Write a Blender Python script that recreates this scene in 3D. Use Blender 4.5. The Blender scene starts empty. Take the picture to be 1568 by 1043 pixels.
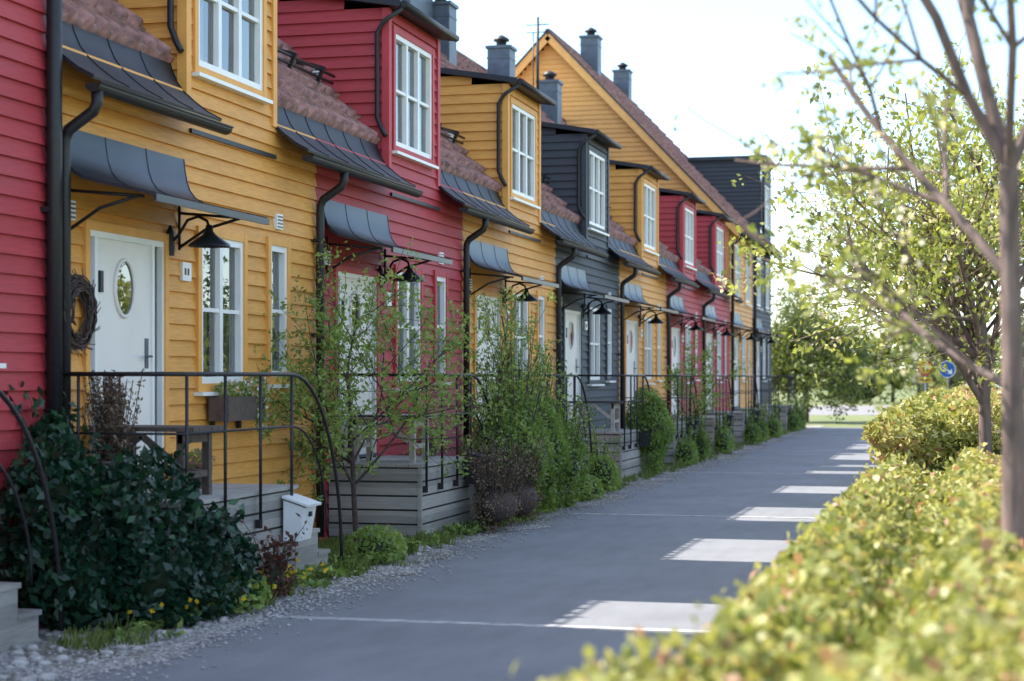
import bpy, math, random
import numpy as np
from mathutils import Vector
random.seed(7); rng=np.random.default_rng(7)
S=bpy.context.scene
try:
    S.view_settings.view_transform='Standard'; S.view_settings.look='None'; S.view_settings.exposure=0; S.view_settings.gamma=1
except Exception: pass
F=2730.0; TH=math.atan(696/F); H0=1.78
XW=-6.66; W=5.65; TAN=0.981
def Y0(k): return 12.05+W*k
# ---------------------------------------------------------------- materials
def newmat(name):
    m=bpy.data.materials.new(name); m.use_nodes=True
    nt=m.node_tree; b=nt.nodes['Principled BSDF']; return m,nt,b
def ramp(nt,fac,stops):
    r=nt.nodes.new('ShaderNodeValToRGB')
    while len(r.color_ramp.elements)<len(stops): r.color_ramp.elements.new(0.5)
    for e,(p,c) in zip(r.color_ramp.elements,stops): e.position=p; e.color=(*c,1)
    nt.links.new(fac,r.inputs[0]); return r.outputs[0]
def mixc(nt,fac,a,b,mode='MIX'):
    n=nt.nodes.new('ShaderNodeMix'); n.data_type='RGBA'; n.blend_type=mode
    for s,v in ((n.inputs[0],fac),(n.inputs[6],a),(n.inputs[7],b)):
        if hasattr(v,'is_output'): nt.links.new(v,s)
        else: s.default_value=v if not isinstance(v,tuple) else (*v,1)[:4]
    return n.outputs[2]
def noise(nt,scale,detail=4,vec=None,sv=None):
    n=nt.nodes.new('ShaderNodeTexNoise'); n.inputs['Scale'].default_value=scale; n.inputs['Detail'].default_value=detail
    tc=nt.nodes.new('ShaderNodeNewGeometry').outputs['Position']
    if sv:
        mp=nt.nodes.new('ShaderNodeMapping'); mp.inputs['Scale'].default_value=sv; nt.links.new(tc,mp.inputs[0]); tc=mp.outputs[0]
    nt.links.new(tc,n.inputs['Vector']); return n.outputs['Fac']
def bump(nt,b,fac,st,dist=0.01):
    n=nt.nodes.new('ShaderNodeBump'); n.inputs['Strength'].default_value=st; n.inputs['Distance'].default_value=dist
    nt.links.new(fac,n.inputs['Height']); nt.links.new(n.outputs[0],b.inputs['Normal'])
def simple(name,c,rough=.6,metal=0,var=.15,scale=6,bst=0.0,sv=None):
    m,nt,b=newmat(name)
    f=noise(nt,scale,5,sv=sv)
    lo=tuple(x*(1-var) for x in c); hi=tuple(min(1,x*(1+var)) for x in c)
    nt.links.new(ramp(nt,f,[(.3,lo),(.7,hi)]),b.inputs['Base Color'])
    b.inputs['Roughness'].default_value=rough; b.inputs['Metallic'].default_value=metal
    if bst: bump(nt,b,f,bst)
    return m
def sidingmat(name,c,pitch=.14,var=.14,rough=.62):
    m,nt,b=newmat(name)
    g=nt.nodes.new('ShaderNodeNewGeometry'); sx=nt.nodes.new('ShaderNodeSeparateXYZ'); nt.links.new(g.outputs['Position'],sx.inputs[0])
    d=nt.nodes.new('ShaderNodeMath'); d.operation='DIVIDE'; nt.links.new(sx.outputs[2],d.inputs[0]); d.inputs[1].default_value=pitch
    fl=nt.nodes.new('ShaderNodeMath'); fl.operation='FLOOR'; nt.links.new(d.outputs[0],fl.inputs[0])
    wn=nt.nodes.new('ShaderNodeTexWhiteNoise'); wn.noise_dimensions='1D'; nt.links.new(fl.outputs[0],wn.inputs['W'])
    f1=noise(nt,1.3,5); f2=noise(nt,5,6,sv=(1,1,14))
    lo=tuple(x*(1-var) for x in c); hi=tuple(min(1,x*(1+var*.6)) for x in c)
    c1=ramp(nt,wn.outputs['Value'],[(0,lo),(1,hi)])
    c2=mixc(nt,.55,c1,ramp(nt,f1,[(.3,lo),(.7,hi)]))
    c3=mixc(nt,.5,c2,ramp(nt,f2,[(.35,(.66,.66,.66)),(.6,(1,1,1))]),'MULTIPLY')
    nt.links.new(c3,b.inputs['Base Color']); b.inputs['Roughness'].default_value=rough
    bump(nt,b,f2,.3,.004)
    return m
YEL=sidingmat('yellow_paint',(.77,.365,.075)); ORG=sidingmat('ochre_paint',(.78,.39,.11))
RED=sidingmat('red_paint',(.45,.042,.052)); BLK=sidingmat('charcoal_paint',(.042,.047,.06))
TRIM={}
for m,c in ((YEL,(.76,.365,.08)),(ORG,(.78,.40,.12)),(RED,(.47,.046,.058)),(BLK,(.042,.047,.06))): TRIM[m.name]=simple(m.name+'_trim',c,.6,var=.08)
WHITE=simple('white_paint',(.82,.82,.80),.4,var=.05,scale=3)
DOORM=simple('door_white_paint',(.80,.75,.70),.42,var=.04,scale=2)
BMET=simple('black_sheet_metal',(.028,.033,.042),.36,metal=.2,var=.3,scale=3)
SMET=simple('black_roof_metal',(.014,.017,.024),.5,metal=.0,var=.3,scale=3)
BIRON=simple('black_iron',(.012,.012,.014),.5,var=.3,scale=20)
CHIM=simple('grey_chimney_metal',(.09,.11,.14),.45,metal=.2,var=.2)
WOOD=sidingmat('weathered_wood',(.38,.36,.33),pitch=.15,var=.45,rough=.85)
DWOOD=simple('dark_table_wood',(.09,.065,.055),.7,var=.3,scale=15)
LWOOD=simple('pale_table_wood',(.42,.38,.34),.7,var=.2,scale=15)
TILE=simple('clay_roof_tile',(.25,.125,.108),.75,var=.55,scale=9,bst=.3)
CURT=simple('curtain_fabric',(.75,.75,.72),.9,var=.1)
INTER=simple('dark_interior',(.05,.05,.05),.9)
BARK=simple('tree_bark',(.15,.105,.09),.9,var=.4,scale=25,bst=.5,sv=(1,1,.25))
DBARK=simple('dark_twig',(.07,.05,.045),.9,var=.4,scale=25)
POT=simple('terracotta_pot',(.12,.09,.08),.8)
STONE=simple('gravel_stone',(.38,.36,.34),.9,var=.5,scale=14)
CONC=simple('concrete',(.36,.355,.35),.9,var=.35,scale=9)
def glassmat():
    m=bpy.data.materials.new('window_glass'); m.use_nodes=True; nt=m.node_tree; nt.nodes.clear()
    o=nt.nodes.new('ShaderNodeOutputMaterial'); mx=nt.nodes.new('ShaderNodeMixShader')
    gl=nt.nodes.new('ShaderNodeBsdfGlossy'); gl.inputs['Roughness'].default_value=.015; gl.inputs['Color'].default_value=(.95,.97,.97,1)
    tr=nt.nodes.new('ShaderNodeBsdfTransparent'); tr.inputs['Color'].default_value=(.8,.84,.82,1)
    fr=nt.nodes.new('ShaderNodeFresnel'); fr.inputs['IOR'].default_value=3.0
    n=noise(nt,1.2,1); bp=nt.nodes.new('ShaderNodeBump'); bp.inputs['Strength'].default_value=.08; bp.inputs['Distance'].default_value=.05
    nt.links.new(n,bp.inputs['Height']); nt.links.new(bp.outputs[0],gl.inputs['Normal'])
    nt.links.new(fr.outputs[0],mx.inputs[0]); nt.links.new(tr.outputs[0],mx.inputs[1]); nt.links.new(gl.outputs[0],mx.inputs[2]); nt.links.new(mx.outputs[0],o.inputs[0])
    return m
GLASS=glassmat()
def leafmat(name,stops,trans=.45,rough=.5,tint=(1.2,1.15,.65)):
    m=bpy.data.materials.new(name); m.use_nodes=True; nt=m.node_tree; nt.nodes.clear()
    o=nt.nodes.new('ShaderNodeOutputMaterial'); at=nt.nodes.new('ShaderNodeAttribute'); at.attribute_name='rnd'
    col=ramp(nt,at.outputs['Fac'],stops)
    pr=nt.nodes.new('ShaderNodeBsdfPrincipled'); pr.inputs['Roughness'].default_value=rough; nt.links.new(col,pr.inputs['Base Color'])
    tl=nt.nodes.new('ShaderNodeBsdfTranslucent'); nt.links.new(mixc(nt,1.0,col,tint,'MULTIPLY'),tl.inputs['Color'])
    mx=nt.nodes.new('ShaderNodeMixShader'); mx.inputs[0].default_value=trans
    nt.links.new(pr.outputs[0],mx.inputs[1]); nt.links.new(tl.outputs[0],mx.inputs[2]); nt.links.new(mx.outputs[0],o.inputs[0])
    return m
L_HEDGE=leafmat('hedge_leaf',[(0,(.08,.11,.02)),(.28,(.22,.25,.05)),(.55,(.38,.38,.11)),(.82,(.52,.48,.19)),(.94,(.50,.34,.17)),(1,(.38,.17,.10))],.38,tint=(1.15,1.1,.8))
L_CHERRY=leafmat('cherry_leaf',[(0,(.15,.18,.03)),(.5,(.31,.34,.08)),(.85,(.48,.47,.18)),(1,(.80,.70,.55))],.48,tint=(1.15,1.15,.75))
L_LAUREL=leafmat('laurel_leaf',[(0,(.006,.025,.014)),(.6,(.015,.055,.03)),(1,(.035,.11,.04))],.2,.33)
L_SHRUB=leafmat('shrub_leaf',[(0,(.08,.13,.025)),(.6,(.20,.31,.07)),(1,(.40,.50,.15))],.4)
L_BIRCH=leafmat('young_leaf',[(0,(.12,.20,.05)),(.6,(.26,.38,.10)),(1,(.46,.54,.20))],.45)
L_FAR=leafmat('distant_leaf',[(0,(.06,.09,.025)),(.5,(.14,.18,.05)),(1,(.27,.30,.10))],.38)
L_BROWN=leafmat('dry_twig_leaf',[(0,(.10,.06,.04)),(1,(.28,.20,.13))],.2)
L_GRASS=leafmat('grass_blade',[(0,(.07,.11,.025)),(.7,(.18,.24,.06)),(1,(.32,.32,.13))],.35)
L_YFL=leafmat('yellow_flower',[(0,(.8,.55,.02)),(1,(.9,.7,.05))],.2)
L_WFL=leafmat('pale_flower',[(0,(.5,.5,.42)),(.5,(.7,.68,.6)),(1,(.55,.2,.3))],.2)
INNER=simple('foliage_shadow_core',(.02,.03,.012),1,var=.4,scale=3)  # dark colour stands in for shade deep inside the leaves
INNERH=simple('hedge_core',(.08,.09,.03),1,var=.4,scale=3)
# ---------------------------------------------------------------- mesh builder
def empty(name,loc=(0,0,0)):
    e=bpy.data.objects.new(name,None); e.location=loc; e.empty_display_size=.2; S.collection.objects.link(e); return e
class MB:
    def __init__(s): s.v=[];s.f=[];s.m=[];s.sm=[];s.mats=[]
    def mi(s,m):
        if m not in s.mats: s.mats.append(m)
        return s.mats.index(m)
    def face(s,pts,m,sm=False):
        i=len(s.v); s.v+= [tuple(p) for p in pts]; s.f.append(tuple(range(i,i+len(pts)))); s.m.append(s.mi(m)); s.sm.append(sm)
    def box(s,x0,x1,y0,y1,z0,z1,m):
        i=len(s.v); s.v+=[(x0,y0,z0),(x1,y0,z0),(x1,y1,z0),(x0,y1,z0),(x0,y0,z1),(x1,y0,z1),(x1,y1,z1),(x0,y1,z1)]
        for f in ((0,3,2,1),(4,5,6,7),(0,1,5,4),(1,2,6,5),(2,3,7,6),(3,0,4,7)): s.f.append(tuple(i+a for a in f)); s.m.append(s.mi(m)); s.sm.append(False)
    def beam(s,a,b,w,h,m):
        a=Vector(a);b=Vector(b);t=(b-a).normalized(); up=Vector((0,0,1))
        if abs(t.z)>.95: up=Vector((1,0,0))
        r=t.cross(up).normalized()*w/2; u=r.normalized().cross(t)*h/2
        i=len(s.v)
        for p in (a,b):
            for q in (-r-u,r-u,r+u,-r+u): s.v.append(tuple(p+q))
        for f in ((0,1,2,3),(7,6,5,4),(0,4,5,1),(1,5,6,2),(2,6,7,3),(3,7,4,0)): s.f.append(tuple(i+a_ for a_ in f)); s.m.append(s.mi(m)); s.sm.append(False)
    def tube(s,path,r,m,n=8,cap=True):
        P=[Vector(p) for p in path]
        R=r if isinstance(r,(list,tuple)) else [r]*len(P)
        i0=len(s.v); nrm=None; mi=s.mi(m)
        for j,p in enumerate(P):
            t=(P[min(j+1,len(P)-1)]-P[max(j-1,0)])
            t=t.normalized() if t.length>1e-9 else Vector((0,0,1))
            if nrm is None:
                a=Vector((1,0,0)) if abs(t.x)<.8 else Vector((0,1,0)); nrm=(a-t*a.dot(t)).normalized()
            else:
                nrm=(nrm-t*nrm.dot(t)); nrm=nrm.normalized() if nrm.length>1e-6 else t.orthogonal().normalized()
            bn=t.cross(nrm)
            for q in range(n):
                an=2*math.pi*q/n; s.v.append(tuple(p+(nrm*math.cos(an)+bn*math.sin(an))*R[j]))
        for j in range(len(P)-1):
            for q in range(n):
                a=i0+j*n+q; b=i0+j*n+(q+1)%n; s.f.append((a,b,b+n,a+n)); s.m.append(mi); s.sm.append(True)
        if cap:
            s.f.append(tuple(i0+q for q in range(n))[::-1]); s.m.append(mi); s.sm.append(False)
            k=i0+(len(P)-1)*n; s.f.append(tuple(k+q for q in range(n))); s.m.append(mi); s.sm.append(False)
    def lathe(s,c,prof,m,n=20,sm=True):
        i0=len(s.v); mi=s.mi(m)
        for r,z in prof:
            for q in range(n):
                a=2*math.pi*q/n; s.v.append((c[0]+r*math.cos(a),c[1]+r*math.sin(a),c[2]+z))
        for j in range(len(prof)-1):
            for q in range(n):
                a=i0+j*n+q;b=i0+j*n+(q+1)%n; s.f.append((a,b,b+n,a+n)); s.m.append(mi); s.sm.append(sm)
        k=i0+(len(prof)-1)*n; s.f.append(tuple(k+q for q in range(n))); s.m.append(mi); s.sm.append(False)
    def extrude(s,prof,y0,y1,m,thick=.02):
        n=len(prof); mi=s.mi(m); i0=len(s.v)
        for y in (y0,y1):
            for x,z in prof: s.v.append((x,y,z))
        for j in range(n-1): s.f.append((i0+j,i0+j+1,i0+n+j+1,i0+n+j)); s.m.append(mi); s.sm.append(True)
        up=prof; dn=[(x-thick*.3,z-thick) for x,z in prof]
        for j in range(n-1):
            a,b=up[j],up[j+1]; c,d=dn[j],dn[j+1]
            s.face([(c[0],y0,c[1]),(c[0],y1,c[1]),(d[0],y1,d[1]),(d[0],y0,d[1])],m)
            for y in (y0,y1): s.face([(a[0],y,a[1]),(b[0],y,b[1]),(d[0],y,d[1]),(c[0],y,c[1])],m)
        for j in (0,n-1):
            s.face([(up[j][0],y0,up[j][1]),(up[j][0],y1,up[j][1]),(dn[j][0],y1,dn[j][1]),(dn[j][0],y0,dn[j][1])],m)
    def build(s,name,parent=None):
        me=bpy.data.meshes.new(name); me.from_pydata(s.v,[],s.f)
        for m in s.mats: me.materials.append(m)
        me.polygons.foreach_set('material_index',s.m); me.polygons.foreach_set('use_smooth',s.sm); me.update()
        o=bpy.data.objects.new(name,me); S.collection.objects.link(o)
        if parent: o.parent=parent
        return o
def siding(mb,O,U,N,u0,u1,z0,z1,m,holes=(),uext=None,pitch=.14,lap=.028):
    O=Vector(O);U=Vector(U);N=Vector(N)
    def P(u,z,o): q=O+U*u+N*o; return (q.x,q.y,z)
    zb=math.floor(z0/pitch)*pitch
    while zb<z1-1e-6:
        lo=max(zb,z0); hi=min(zb+pitch,z1)
        cuts=sorted({lo,hi,*[h[2] for h in holes if lo<h[2]<hi],*[h[3] for h in holes if lo<h[3]<hi]})
        for a,b in zip(cuts[:-1],cuts[1:]):
            mid=(a+b)/2; ua,ub=(u0,u1) if uext is None else uext(mid)
            if ub<=ua: continue
            iv=[(ua,ub)]
            for h in holes:
                if h[2]<mid<h[3]:
                    nv=[]
                    for p,q in iv:
                        if h[1]<=p or h[0]>=q: nv.append((p,q))
                        else:
                            if h[0]>p: nv.append((p,h[0]))
                            if h[1]<q: nv.append((h[1],q))
                    iv=nv
            oa=lap*(1-(a-zb)/pitch); ob=lap*(1-(b-zb)/pitch)
            for p,q in iv:
                mb.face([P(p,a,oa),P(q,a,oa),P(q,b,ob),P(p,b,ob)],m)
                if a==lo: mb.face([P(p,a,oa),P(q,a,oa),P(q,a,-.002),P(p,a,-.002)],m)
        zb+=pitch
def np_mesh(name,verts,quads,mat,parent=None,rnd=None,smooth=False):
    me=bpy.data.meshes.new(name); nv=len(verts); nf=len(quads)
    me.vertices.add(nv); me.vertices.foreach_set('co',np.asarray(verts,dtype=np.float32).ravel())
    me.loops.add(nf*4); me.loops.foreach_set('vertex_index',np.asarray(quads,dtype=np.int32).ravel())
    me.polygons.add(nf); me.polygons.foreach_set('loop_start',np.arange(0,nf*4,4,dtype=np.int32)); me.polygons.foreach_set('loop_total',np.full(nf,4,dtype=np.int32))
    if smooth: me.polygons.foreach_set('use_smooth',np.ones(nf,dtype=bool))
    if rnd is not None:
        at=me.attributes.new('rnd','FLOAT','POINT'); at.data.foreach_set('value',np.asarray(rnd,dtype=np.float32))
    me.materials.append(mat); me.update(calc_edges=True); me.validate()
    o=bpy.data.objects.new(name,me); S.collection.objects.link(o)
    if parent: o.parent=parent
    return o
def leaves(name,C,size,mat,parent=None,aspect=.55,rnd=None,jit=.35,down=0):
    C=np.asarray(C,dtype=float); n=len(C)
    d=rng.normal(size=(n,3)); d[:,2]-=down; d/=np.linalg.norm(d,axis=1)[:,None]
    e=rng.normal(size=(n,3)); w=np.cross(d,e); w/=np.linalg.norm(w,axis=1)[:,None]+1e-9
    nn=np.cross(d,w)
    s=size*(1+jit*rng.uniform(-1,1,n))[:,None]
    V=np.stack([C-d*s*.5, C+w*s*aspect*.5+nn*s*.08-d*s*.05, C+d*s*.5, C-w*s*aspect*.5+nn*s*.08-d*s*.05],axis=1).reshape(-1,3)
    Q=np.arange(n*4).reshape(-1,4)
    r=rng.uniform(0,1,n) if rnd is None else np.clip(rnd,0,1)
    return np_mesh(name,V,Q,mat,parent,np.repeat(r,4))
def clump(P,sc=1.2,seed=0):
    x,y,z=P[:,0]*sc+seed,P[:,1]*sc+seed*2,P[:,2]*sc
    v=np.sin(x*2.1+np.sin(y*1.7))+np.sin(y*2.7+z*2.3)+np.sin(z*3.1+x*1.3+np.sin(x*3.3))
    return (v+3)/6
# ---------------------------------------------------------------- ground
def sheet(name,x0,x1,y0,y1,z,m):
    mb=MB(); mb.face([(x0,y0,z),(x1,y0,z),(x1,y1,z),(x0,y1,z)],m); return mb.build(name)
gm,nt,b=newmat('grass_ground'); f=noise(nt,.6,8); f2=noise(nt,30,4)
nt.links.new(mixc(nt,.5,ramp(nt,f,[(.3,(.10,.13,.035)),(.7,(.18,.20,.06))]),ramp(nt,f2,[(.3,(.05,.08,.02)),(.7,(.20,.20,.08))])),b.inputs['Base Color']); b.inputs['Roughness'].default_value=1
am,nt,b=newmat('asphalt'); f=noise(nt,230,2); f1=noise(nt,.7,7); f3=noise(nt,60,3); f4=noise(nt,5,6,sv=(1,.25,1))
c=mixc(nt,.5,ramp(nt,f,[(.3,(.095,.097,.105)),(.5,(.17,.175,.187)),(.72,(.42,.42,.43))]),ramp(nt,f1,[(.3,(.135,.14,.152)),(.7,(.225,.23,.242))]))
c=mixc(nt,.6,c,ramp(nt,f4,[(.35,(.82,.82,.82)),(.6,(1,1,1))]),'MULTIPLY')
nt.links.new(c,b.inputs['Base Color']); b.inputs['Roughness'].default_value=.85; bump(nt,b,f3,.5,.008)
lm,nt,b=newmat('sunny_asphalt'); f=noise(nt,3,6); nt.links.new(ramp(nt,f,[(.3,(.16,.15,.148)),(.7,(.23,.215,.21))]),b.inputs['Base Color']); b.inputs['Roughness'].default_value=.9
vm,nt,b=newmat('gravel'); 
vo=nt.nodes.new('ShaderNodeTexVoronoi'); vo.inputs['Scale'].default_value=38; gp=nt.nodes.new('ShaderNodeNewGeometry'); nt.links.new(gp.outputs['Position'],vo.inputs['Vector'])
bw=nt.nodes.new('ShaderNodeRGBToBW'); nt.links.new(vo.outputs['Color'],bw.inputs[0])
f1=noise(nt,1.1,6)
cc=mixc(nt,1.0,ramp(nt,bw.outputs[0],[(.1,(.15,.14,.135)),(.5,(.30,.29,.275)),(.9,(.52,.50,.48))]),ramp(nt,f1,[(.35,(.50,.46,.38)),(.6,(1,1,1))]),'MULTIPLY')
nt.links.new(cc,b.inputs['Base Color']); b.inputs['Roughness'].default_value=1; bump(nt,b,vo.outputs['Distance'],.8,.02)
sheet('ground',-600,600,-300,900,0,gm)
mb=MB(); ys=np.arange(2,66,.2); 
ed=[-5.02+.12*math.sin(y*1.3)+.08*math.sin(y*3.7+1)+random.uniform(-.06,.06) for y in ys]
for i in range(len(ys)-1): mb.face([(-7.2,ys[i],.008),(ed[i],ys[i],.008),(ed[i+1],ys[i+1],.008),(-7.2,ys[i+1],.008)],vm)
mb.build('gravel_verge')
sheet('road',-5.4,-.7,-10,63.5,.004,am)
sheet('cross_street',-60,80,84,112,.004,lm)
mb=MB()
for y in (12.35,22.6,32.9,43.0,53.2):
    mb.box(-5.0,-.9,y-.06,y+.06,.0,.009,CONC)
mb.build('concrete_strip')
def stones(name,n,fx,fy,smin,smax,m):
    V=[];Q=[]
    for i in range(n):
        x,y=fx(),fy(); s=random.uniform(smin,smax); 
        a=random.uniform(0,6.28); k=len(V)
        sx,sy,sz=s*random.uniform(.7,1.3),s*random.uniform(.7,1.3),s*random.uniform(.4,.8)
        for lvl,(rr,zz) in enumerate(((.75,-.3),(1,.25),(.55,.85))):
            for q in range(6):
                t=a+q*math.pi/3; j=random.uniform(.85,1.15); V.append((x+sx*rr*j*math.cos(t),y+sy*rr*j*math.sin(t),sz*zz+.008))
        for l in range(2):
            for q in range(6): Q.append((k+l*6+q,k+l*6+(q+1)%6,k+l*6+6+(q+1)%6,k+l*6+6+q))
        Q.append((k+12,k+13,k+14,k+15)); Q.append((k+12,k+15,k+16,k+17))
    return np_mesh(name,V,Q,m,smooth=False)
stones('gravel_stones',8500,lambda:-5.0+random.gauss(0,.22)-abs(random.gauss(0,.28)),lambda:random.uniform(8,16)if random.random()<.45 else random.uniform(14,40),.005,.018,STONE)
stones('cobble_stones',70,lambda:random.uniform(-6.3,-5.4),lambda:random.uniform(15.9,17.9),.05,.11,STONE)
stones('border_stones',260,lambda:random.uniform(-6.2,-5.2),lambda:random.choice([random.uniform(8.5,13),random.uniform(10,50)]),.025,.06,STONE)
# ---------------------------------------------------------------- house parts
def window(mb,gl,y0,y1,z0,z1,cols,rows,tm,x=XW):
    cw=.075
    for a in ((y0-cw,y0,z0-cw,z1+cw),(y1,y1+cw,z0-cw,z1+cw)): mb.box(x-.05,x+.047,*a,tm)
    for a in ((y0,y1,z1,z1+cw),(y0,y1,z0-cw,z0)): mb.box(x-.05,x+.044,*a,tm)
    fw=.06
    for a in ((y0,y0+fw,z0,z1),(y1-fw,y1,z0,z1)): mb.box(x-.06,x+.03,*a,WHITE)
    for a in ((y0+fw,y1-fw,z1-fw,z1),(y0+fw,y1-fw,z0,z0+fw)): mb.box(x-.06,x+.027,*a,WHITE)
    iy0,iy1,iz0,iz1=y0+fw,y1-fw,z0+fw,z1-fw
    for c in range(1,cols):
        y=iy0+(iy1-iy0)*c/cols; mb.box(x-.05,x+.022,y-.035,y+.035,iz0,iz1,WHITE)
    for r in range(1,rows):
        z=iz0+(iz1-iz0)*r/rows; mb.box(x-.045,x+.014,iy0,iy1,z-.018,z+.018,WHITE)
    mb.box(x-.02,x+.10,y0-.10,y1+.10,z0-cw-.035,z0-cw-.001,WHITE)
    for c in range(cols):
        for r in range(rows):
            a=iy0+(iy1-iy0)*c/cols; b_=iy0+(iy1-iy0)*(c+1)/cols; p=iz0+(iz1-iz0)*r/rows; q=iz0+(iz1-iz0)*(r+1)/rows
            j=[random.uniform(-.003,.003) for _ in range(3)]
            gl.face([(x-.03+j[0],a,p),(x-.03+j[1],b_,p),(x-.03+j[1]+j[2],b_,q),(x-.03+j[0]+j[2],a,q)],GLASS)
    mb.face([(x-.22,y0,z0),(x-.22,y1,z0),(x-.22,y1,z1),(x-.22,y0,z1)],INTER)
    w=(y1-y0)
    for s,e in ((y0+.03,y0+random.uniform(.25,.48)*w),(y1-random.uniform(.2,.4)*w,y1-.03)):
        n=8
        for i in range(n):
            a=s+(e-s)*i/n; b_=s+(e-s)*(i+1)/n; xa=x-.10+.02*(i%2); xb=x-.10+.02*((i+1)%2)
            mb.face([(xa,a,z0),(xb,b_,z0),(xb,b_,z1),(xa,a,z1)],CURT)
def vent(mb,y,z,x=XW):
    mb.box(x,x+.05,y-.075,y+.075,z-.075,z+.075,WHITE)
    for i in range(4): mb.box(x+.05,x+.057,y-.06,y+.06,z-.06+i*.034,z-.045+i*.034,CHIM)
def canopy(mb,y0,y1,zt=3.68):
    pr=[(0,0),(.012,-.10),(.03,-.20),(.06,-.28),(.11,-.345),(.19,-.39),(.32,-.425),(.52,-.47),(.78,-.53)]
    P=[(XW+.03+a,zt+b_) for a,b_ in pr]
    mb.extrude(P,y0,y1,BMET,.02)
    for y in (y0+.006,y0+(y1-y0)*.33,y0+(y1-y0)*.66,y1-.006):
        for a,b_ in zip(P[:-1],P[1:]): mb.beam((a[0],y,a[1]+.003),(b_[0],y,b_[1]+.003),.008,.008,BMET)
    mb.box(P[-1][0]-.01,P[-1][0]+.015,y0-.01,y1+.01,P[-1][1]-.06,P[-1][1]-.005,BMET)
    for y in (y0+.12,y1-.12):
        mb.tube([(XW+.04,y,zt-.78),(XW+.30,y,zt-.62),(XW+.62,y,zt-.535)],.014,BIRON,6)
        mb.tube([(XW+.04,y,zt-.48),(XW+.66,y,zt-.54)],.014,BIRON,6)
        mb.tube([(XW+.04,y,zt-.80),(XW+.04,y,zt-.40)],.014,BIRON,6)
def door(mb,gl,y0,zb,tm):
    y1=y0+1.35; zt=2.93
    for a in ((y0-.07,y0,zb,zt+.07),(y1,y1+.07,zb,zt+.07)): mb.box(XW-.06,XW+.045,*a,tm)
    mb.box(XW-.06,XW+.045,y0,y1,zt,zt+.07,tm)
    for a in ((y0,y0+.03),(y0+.11,y0+.15),(y0+1.13,y0+1.17),(y1-.035,y1)): mb.box(XW-.08,XW+.028,a[0],a[1],zb+.03,zt-.05,WHITE)
    mb.box(XW-.08,XW+.03,y0,y1,zt-.05,zt,WHITE); mb.box(XW-.08,XW+.035,y0,y1,zb,zb+.03,CHIM)
    gl.face([(XW-.02,y0+.03,zb+.1),(XW-.02,y0+.11,zb+.1),(XW-.02,y0+.11,zt-.05),(XW-.02,y0+.03,zt-.05)],GLASS)
    gl.face([(XW-.02,y0+1.17,zb+.1),(XW-.02,y1-.035,zb+.1),(XW-.022,y1-.035,zt-.05),(XW-.022,y0+1.17,zt-.05)],GLASS)
    mb.box(XW-.10,XW-.09,y0,y1,zb,zt,INTER)
    mb.box(XW-.07,XW+.008,y0+.15,y0+1.13,zb+.03,zt-.05,DOORM)
    cy,cz=y0+.64,2.5
    ring=[(XW+.018,cy+.17*math.cos(t),cz+.23*math.sin(t)) for t in np.linspace(0,2*math.pi,29)]
    mb.tube(ring,.016,DOORM,8,False)
    gl.face([(XW+.012,cy+.165*math.cos(t),cz+.225*math.sin(t)) for t in np.linspace(0,2*math.pi,28,endpoint=False)],GLASS)
    mb.face([(XW+.0095,cy+.168*math.cos(t),cz+.228*math.sin(t)) for t in np.linspace(0,2*math.pi,28,endpoint=False)],INTER)
    mb.tube([(XW+.01,y0+1.05,1.95),(XW+.06,y0+1.05,1.95),(XW+.06,y0+.93,1.95)],.011,CHIM,6)
    mb.box(XW+.008,XW+.016,y0+1.02,y0+1.08,1.85,2.1,CHIM)
    mb.box(XW+.008,XW+.03,y0+.2,y0+.25,2.45,2.62,BIRON)
def lamp(mb,y,z):
    mb.lathe((XW+.04,y,z-.1),[(.035,-.06),(.04,0),(.035,.14),(.01,.2)],BIRON,10)
    mb.tube([(XW+.05,y,z-.05),(XW+.12,y,z+.02),(XW+.2,y,z+.14),(XW+.30,y,z+.17),(XW+.38,y,z+.13),(XW+.40,y,z+.06)],.014,BIRON,6)
    mb.lathe((XW+.40,y,z-.07),[(.18,-.02),(.175,0),(.06,.08),(.035,.11),(.03,.16),(.0,.17)],BMET,20)
def tiles(y0,y1,p0,z0,p1,z1):
    L=math.hypot(p1-p0,z1-z0); ux,uz=-(p1-p0)/L,(z1-z0)/L; nx,nz=uz,-ux
    rows=int(L/.36); per=.28; ns=8
    n=int((y1-y0)/per*ns); ys=np.linspace(y0,y1,n+1)
    wv=.036*np.cos(ys/per*2*np.pi)+.018*np.cos(ys/per*4*np.pi+.6)
    V=[];Q=[]
    for r in range(rows):
        for t,o in ((r*L/rows,.075),(r*L/rows+.012,.08),((r+1)*L/rows+.0,.008)):
            sh=np.random.RandomState(r*7+int(y0)).normal(0,.002,len(ys))
            for y,w_,s_ in zip(ys,wv,sh): V.append((-p0+ux*t+nx*(o+w_+s_),y,z0+uz*t+nz*(o+w_+s_)))
    m=n+1
    for r in range(3*rows-1):
        for i in range(n): Q.append((r*m+i,r*m+i+1,(r+1)*m+i+1,(r+1)*m+i))
    k=len(V)
    for y,w_ in zip(ys,wv): V.append((-p0+nx*-.02,y,z0+nz*-.02-.01))
    for i in range(n): Q.append((i,k+i,k+i+1,i+1))
    return V,Q
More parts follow.
